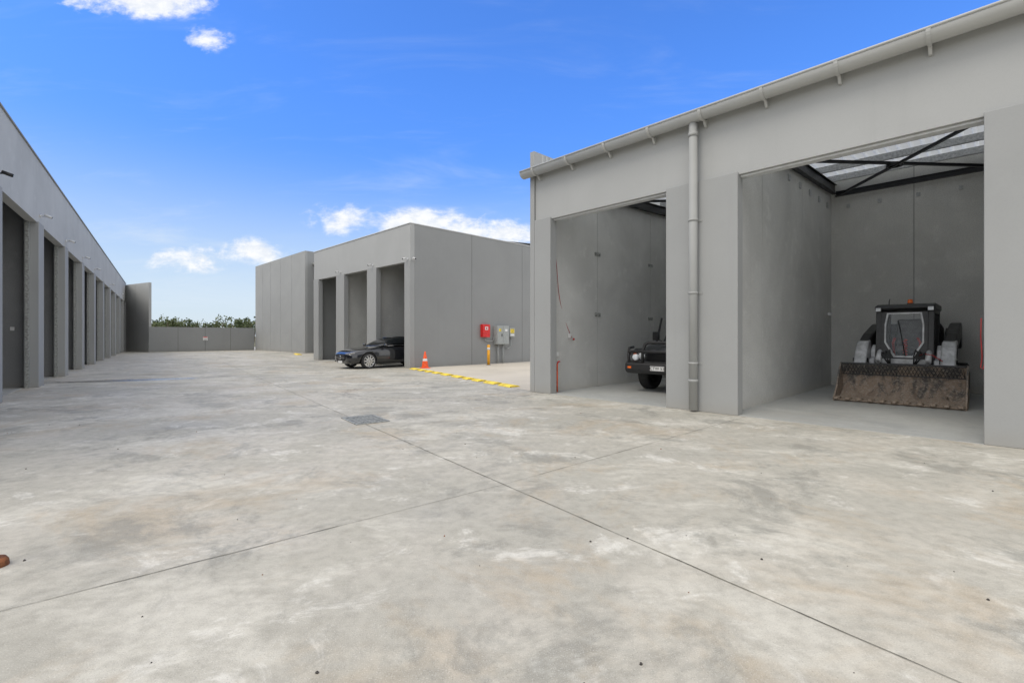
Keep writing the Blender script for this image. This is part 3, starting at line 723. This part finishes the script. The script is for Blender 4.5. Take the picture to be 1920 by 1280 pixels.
for sg in(1,-1):
    g=G();g.box(.69,.76,sg*.45-.06,sg*.45+.06,1.95,2.05);w_=g.obj('work_lamp',T,M_black,.01)
    G().box(.761,.772,sg*.45-.045,sg*.45+.045,1.96,2.035).obj('lens',w_,M_lamp)
    y0,y1=sorted((sg*.64,sg*.84))
    g=G();g.prism([(-1.45,1.20),(-1.38,1.64),(-1.15,1.72),(-.9,1.70),(.15,1.46),(.72,1.26),(1.08,.76),(1.12,.35),(.96,.30),(.82,.62),(.50,.96),(.05,1.10),(-1.0,1.34),(-1.15,1.10)],y0,y1)
    g.obj('loader_arm',T,M_lblack,.03,seg=3)
    y0b,y1b=sorted((sg*.62,sg*.86))
    g=G();g.prism([(.50,1.32),(.74,1.27),(.90,1.12),(1.12,.80),(1.15,.34),(.94,.26),(.80,.62),(.40,.98)],y0b,y1b);g.obj('arm_casting',T,M_silver,.035,seg=3)
    g=G();g.prism([(.56,1.22),(.70,1.20),(.86,1.02),(.82,.92),(.60,1.08)],*sorted((sg*.861,sg*.868)));g.obj('arm_decal',T,M_black)
    G().cyl((1.02,y0b-.02,.50),(1.02,y1b+.02,.50),.05).obj('pin',T,M_steel)
    G().cyl((.98,y0b-.02,.86),(.98,y1b+.02,.86),.05).obj('pin',T,M_steel)
    g=G();g.prism([(.3,.92),(.62,.92),(.58,1.10),(.4,1.20)],*sorted((sg*.53,sg*.61)));g.obj('arm_bracket',T,M_lwhite,.01)
    g=G();g.cyl((-.9,sg*.58,.80),(-.1,sg*.58,1.0),.05);g.obj('lift_cylinder',T,M_lblack)
    g=G();g.cyl((-.1,sg*.58,1.0),(.45,sg*.58,1.13),.028);g.obj('cylinder_rod',T,M_chrome)
    g=G();g.cyl((.72,sg*.42,1.06),(.98,sg*.42,.84),.055);g.cyl((.66,sg*.42,1.11),(.72,sg*.42,1.06),.04);g.obj('tilt_cylinder',T,M_lwhite)
    g=G();g.cyl((.98,sg*.42,.84),(1.14,sg*.42,.6),.028);g.obj('cylinder_rod',T,M_chrome)
    g=G();g.prism([(-1.4,.7),(-.9,.7),(-1.0,1.5),(-1.35,1.6)],*sorted((sg*.55,sg*.63)));g.obj('tower',T,M_lblack,.01)
    g=G();g.prism([(.25,.76),(.88,.76),(.84,.88),(.25,1.0)],*sorted((sg*.50,sg*.61)));g.obj('fender',T,M_silver,.02)
    for k in range(3):
        g=G();g.tube([(.72,sg*(.24+.05*k),1.02),(.92,sg*(.22+.07*k),1.10-.03*k),(1.06,sg*(.20+.07*k),.98),(1.05,sg*.2,.75)],.014,6);g.obj('hydraulic_hose',T,M_black)
g=G();g.tube([(.78,.25,.98),(.92,.36,1.02),(1.04,.5,1.0),(1.1,.66,.88)],.010,6);g.obj('hydraulic_hose',T,M_redd)
g=G();g.cyl((.92,-.62,.66),(.92,.62,.66),.06);g.obj('cross_tube',T,M_lwhite)
g=G();g.box(.86,.90,-.38,.38,.78,.90);g.obj('step_plate',T,M_silver,.01)
bc=G().cyl((0.2,.05,2.11),(.2,.05,2.15),.06).obj('beacon',T,M_black)
G().rev([(.05,2.15),(.05,2.21),(.038,2.235),(0,2.24)],(.2,.05,0),16,0,'z').obj('lens',bc,M_amber)
G().tube([(-.3,-.4,2.11),(-.35,-.4,2.25),(-.45,-.4,2.3)],.01,6).obj('antenna',T,M_black)
g=G();g.box(1.12,1.2,-.60,.60,.2,.66);g.obj('quick_attach',T,M_steel,.01)
bo=bpy.data.objects.new('bucket',None);col.objects.link(bo);bo.parent=T
outp=[(1.97,.0),(1.40,.0),(1.26,.08),(1.215,.25),(1.215,.5),(1.24,.68),(1.30,.78)]
inp=[(1.32,.765),(1.275,.67),(1.25,.5),(1.25,.27),(1.30,.12),(1.42,.035),(1.97,.03)]
G().prism(outp+inp,-1.03,1.03).obj('shell',bo,M_mud,.004)
g=G();nx,ny=14,60;vs=[];fs=[]
for i in range(nx+1):
    for j in range(ny+1):
        u=i/nx;y=-1.02+2.04*j/ny
        x=1.265+.62*u;hh=.30*(1-u)**2.2*(.65+.5*math.sin(j*.31+1)*math.sin(j*.13)+R.uniform(-.15,.15))+.035+R.uniform(0,.016)
        vs.append((x,y,max(.033,hh)))
for i in range(nx):
    for j in range(ny): a=i*(ny+1)+j;fs.append((a,a+1,a+ny+2,a+ny+1))
g.add(vs,fs,0,True);g.obj('soil',bo,M_mud,fix=False)
for sg in(1,-1):
    y0,y1=sorted((sg*1.031,sg*1.06))
    G().prism([(2.0,.0),(1.40,-.0),(1.24,.08),(1.20,.25),(1.20,.55),(1.25,.80),(1.34,.82),(1.50,.66),(1.74,.30),(2.02,.06)],y0,y1).obj('side_plate',bo,M_mud,.004)
g=G();g.box(1.29,1.35,-1.02,1.02,.775,.81)
for i in range(34):
    y=-.97+i*.059
    for s2 in(1,-1):
        p=Vector((1.315,y,.78));q=Vector((1.29,max(-1.0,min(1.0,y+s2*.10)),.56));g.tube([p,q],.006,4)
g.box(1.275,1.30,-1.02,1.02,.545,.565)
g.obj('mesh_guard',bo,M_lblack)
G().box(1.80,2.03,-1.03,1.03,.031,.052).obj('cutting_edge',bo,M_mud)
for i in range(11):
    y=-.98+i*.196;g=G();g.prism([(1.86,y-.045),(2.03,y-.055),(2.11,y-.03),(2.11,y+.03),(2.03,y+.055),(1.86,y+.045)],.053,.09,'z');g.cyl((1.93,y,.089),(1.93,y,.11),.022,n=8);g.obj('tooth',bo,M_mud)
# ---------------------------------------------------------------- rusty stand at the yard edge
e=empty('rusty_stand',(-3.235,2.86,0),0,'rusty iron stand with round foot on concrete','metal stand')
G().rev([(0,.05),(.05,.05),(.062,.03),(.065,0)],(.085,.03,0),20,0,'z').obj('foot',e,M_rust)
G().tube([(.08,.03,.05),(.04,.02,.1),(.0,0,.16),(.05,.0,.22),(.10,0,.30),(.105,0,.38),(.09,0,.47),(.05,0,.55)],.02,8).obj('leg',e,M_rust)
G().tube([(.05,0,.55),(-.2,0,.9),(-.32,0,1.2)],.025,8).obj('post',e,M_rust)
# ---------------------------------------------------------------- scattered gravel
g=G()
for i in range(75):
    y=1.9+8*R.random()**1.3;x=R.uniform(-1.15,1.15)*y
    r=R.choice((.003,.004,.004,.005,.006,.008))
    vs=[];k=6
    for q in range(3):
        for j in range(k):
            a=2*math.pi*j/k;rr=r*(1,.95,.4)[q]*R.uniform(.7,1.15);vs.append((x+rr*math.cos(a),y+rr*math.sin(a),(0,.5,1.0)[q]*r*1.1))
    fs=[]
    for q in range(2):
        for j in range(k): fs.append((q*k+j,q*k+(j+1)%k,(q+1)*k+(j+1)%k,(q+1)*k+j))
    fs.append(tuple(range(12,18)));g.add(vs,fs,0 if R.random()<.8 else 1)
o=g.obj('gravel',None,[M_stone,M_rust],fix=False);o['kind']='stuff';o['label']='small dark stones scattered over the concrete yard';o['category']='gravel'
# ---------------------------------------------------------------- distant wood
def leafmat():
    m,t,b,tc=newmat('foliage');n=t.noise(tc.outputs['Object'],.5,3,.6)
    c=t.mix(t.ss(n,.35,.65),(.045,.07,.025,1),(.13,.15,.07,1));t.put(b.inputs['Base Color'],c);b.inputs['Roughness'].default_value=.9;return m
M_leaf=leafmat();M_bark=simple('bark',(.16,.12,.09),.9)
g=G()
for i in range(170):
    tx=-95+R.random()*95;ty=R.uniform(98,125);hh=R.uniform(4.2,5.5)+(.9 if abs(tx+62)<2.5 else 0)
    g.cyl((tx,ty,0),(tx+R.uniform(-.3,.3),ty,hh*.8),.12,.05,5,1)
    for k in range(7):
        cx=tx+R.uniform(-1.8,1.8);cy=ty+R.uniform(-1,1);cz=hh*R.uniform(.45,.95);cr=R.uniform(.5,1.1)
        for j in range(26):
            d=Vector((R.gauss(0,1),R.gauss(0,1),R.gauss(0,.7))).normalized()*cr*R.uniform(.5,1)
            p=Vector((cx,cy,cz))+d;u=Vector((R.gauss(0,1),R.gauss(0,1),R.gauss(0,1))).normalized();w_=u.orthogonal().normalized()
            s=R.uniform(.12,.3);g.add([p-u*s,p-w_*s*.6,p+u*s,p+w_*s*.6],[(0,1,2,3)])
o=g.obj('wood',None,[M_leaf,M_bark],fix=False);o['kind']='stuff';o['label']='distant line of green eucalyptus trees beyond the wall';o['category']='trees'
# ---------------------------------------------------------------- world
sunv=Vector((-.50,-.45,1.0)).normalized()
el=math.asin(sunv.z);az=math.atan2(sunv.x,sunv.y)
W=bpy.data.worlds.new('World');scene.world=W;W.use_nodes=True
t=NT(W.node_tree);bg=W.node_tree.nodes['Background']
sky=t.node('ShaderNodeTexSky',sky_type='NISHITA');sky.sun_disc=False;sky.sun_elevation=el;sky.sun_rotation=az
sky.ozone_density=3.0;sky.dust_density=.6;sky.air_density=1.0
tc=t.node('ShaderNodeTexCoord');sp=t.node('ShaderNodeSeparateXYZ');t.l.new(tc.outputs['Generated'],sp.inputs[0])
X,Y,Z=sp.outputs
Ym=t.math('MAXIMUM',Y,.08)
u=t.math('DIVIDE',X,Ym);v=t.math('DIVIDE',Z,Ym)
cb=t.node('ShaderNodeCombineXYZ');t.l.new(u,cb.inputs[0]);t.l.new(t.math('MULTIPLY',v,1.7),cb.inputs[1])
nz=t.noise(cb.outputs[0],8,5,.62,.4);nf=t.noise(cb.outputs[0],30,4,.65)
mask=None
for cx,cy,ax,ay in((255,0,210,42),(385,75,55,30),(640,410,80,36),(790,420,170,34),(930,440,120,34),(355,484,110,32),(472,471,85,30)):
    du=t.math('DIVIDE',t.math('SUBTRACT',u,(cx-960)/890),ax/890);dv=t.math('DIVIDE',t.math('SUBTRACT',v,(630-cy)/890),ay/890)
    e_=t.math('SUBTRACT',1,t.math('SQRT',t.math('ADD',t.math('MULTIPLY',du,du),t.math('MULTIPLY',dv,dv))))
    mask=e_ if mask is None else t.math('MAXIMUM',mask,e_)
mm=t.math('ADD',mask,t.math('ADD',t.math('MULTIPLY',t.math('SUBTRACT',nz,.5),3.0),t.math('MULTIPLY',t.math('SUBTRACT',nf,.5),.9)))
cl=t.math('MULTIPLY',t.ss(mm,.0,.85,0,.97),t.ss(Y,.1,.2))
cl=t.math('MULTIPLY',cl,t.ss(mask,-.15,.3))
col0=t.mix(1.0,sky.outputs[0],t.mix(t.ss(Z,.0,.5),(1.05,1.25,1.5,1),(.95,1.70,2.9,1)),'MULTIPLY')
cz=t.noise(t.mapping(cb.outputs[0],(1,3.0,1),(0,0,.35)),2.2,5,.62,.5)
haze=t.math('ADD',t.ss(Z,.36,.0,0,.78),t.math('MULTIPLY',t.ss(cz,.48,.85),t.ss(Z,.7,.1,.04,.35)))
c1=t.mix(haze,col0,(7.4,8.4,9.5,1))
c2=t.mix(cl,c1,t.mix(t.ss(nf,.35,.65),(8.6,9.0,9.6,1),(10.2,10.3,10.4,1)))
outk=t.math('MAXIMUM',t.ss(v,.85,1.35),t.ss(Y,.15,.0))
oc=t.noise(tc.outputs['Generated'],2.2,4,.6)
outc=t.mix(t.ss(oc,.35,.65),(9.9,10.2,10.8,1),(15.8,15.3,14.4,1))  # bright cloud added outside the view to light the walls and bays
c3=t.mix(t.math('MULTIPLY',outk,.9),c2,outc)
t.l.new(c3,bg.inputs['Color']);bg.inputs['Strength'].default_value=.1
sd=bpy.data.lights.new('sun','SUN');sd.energy=1.4;sd.angle=rad(30);sd.color=(1,.92,.80)
so=bpy.data.objects.new('sun',sd);col.objects.link(so);so.rotation_euler=sunv.to_track_quat('Z','Y').to_euler()
# ---------------------------------------------------------------- camera
cd=bpy.data.cameras.new('camera');cd.sensor_width=36;cd.lens=890/1920*36;cd.shift_y=-10/1920;cd.clip_end=5000;cd.clip_start=.05
co=bpy.data.objects.new('camera',cd);col.objects.link(co);co.location=(0,0,1.4);co.rotation_euler=(rad(90),0,0)
scene.camera=co
scene.view_settings.view_transform='Standard';scene.view_settings.look='None';scene.view_settings.exposure=0
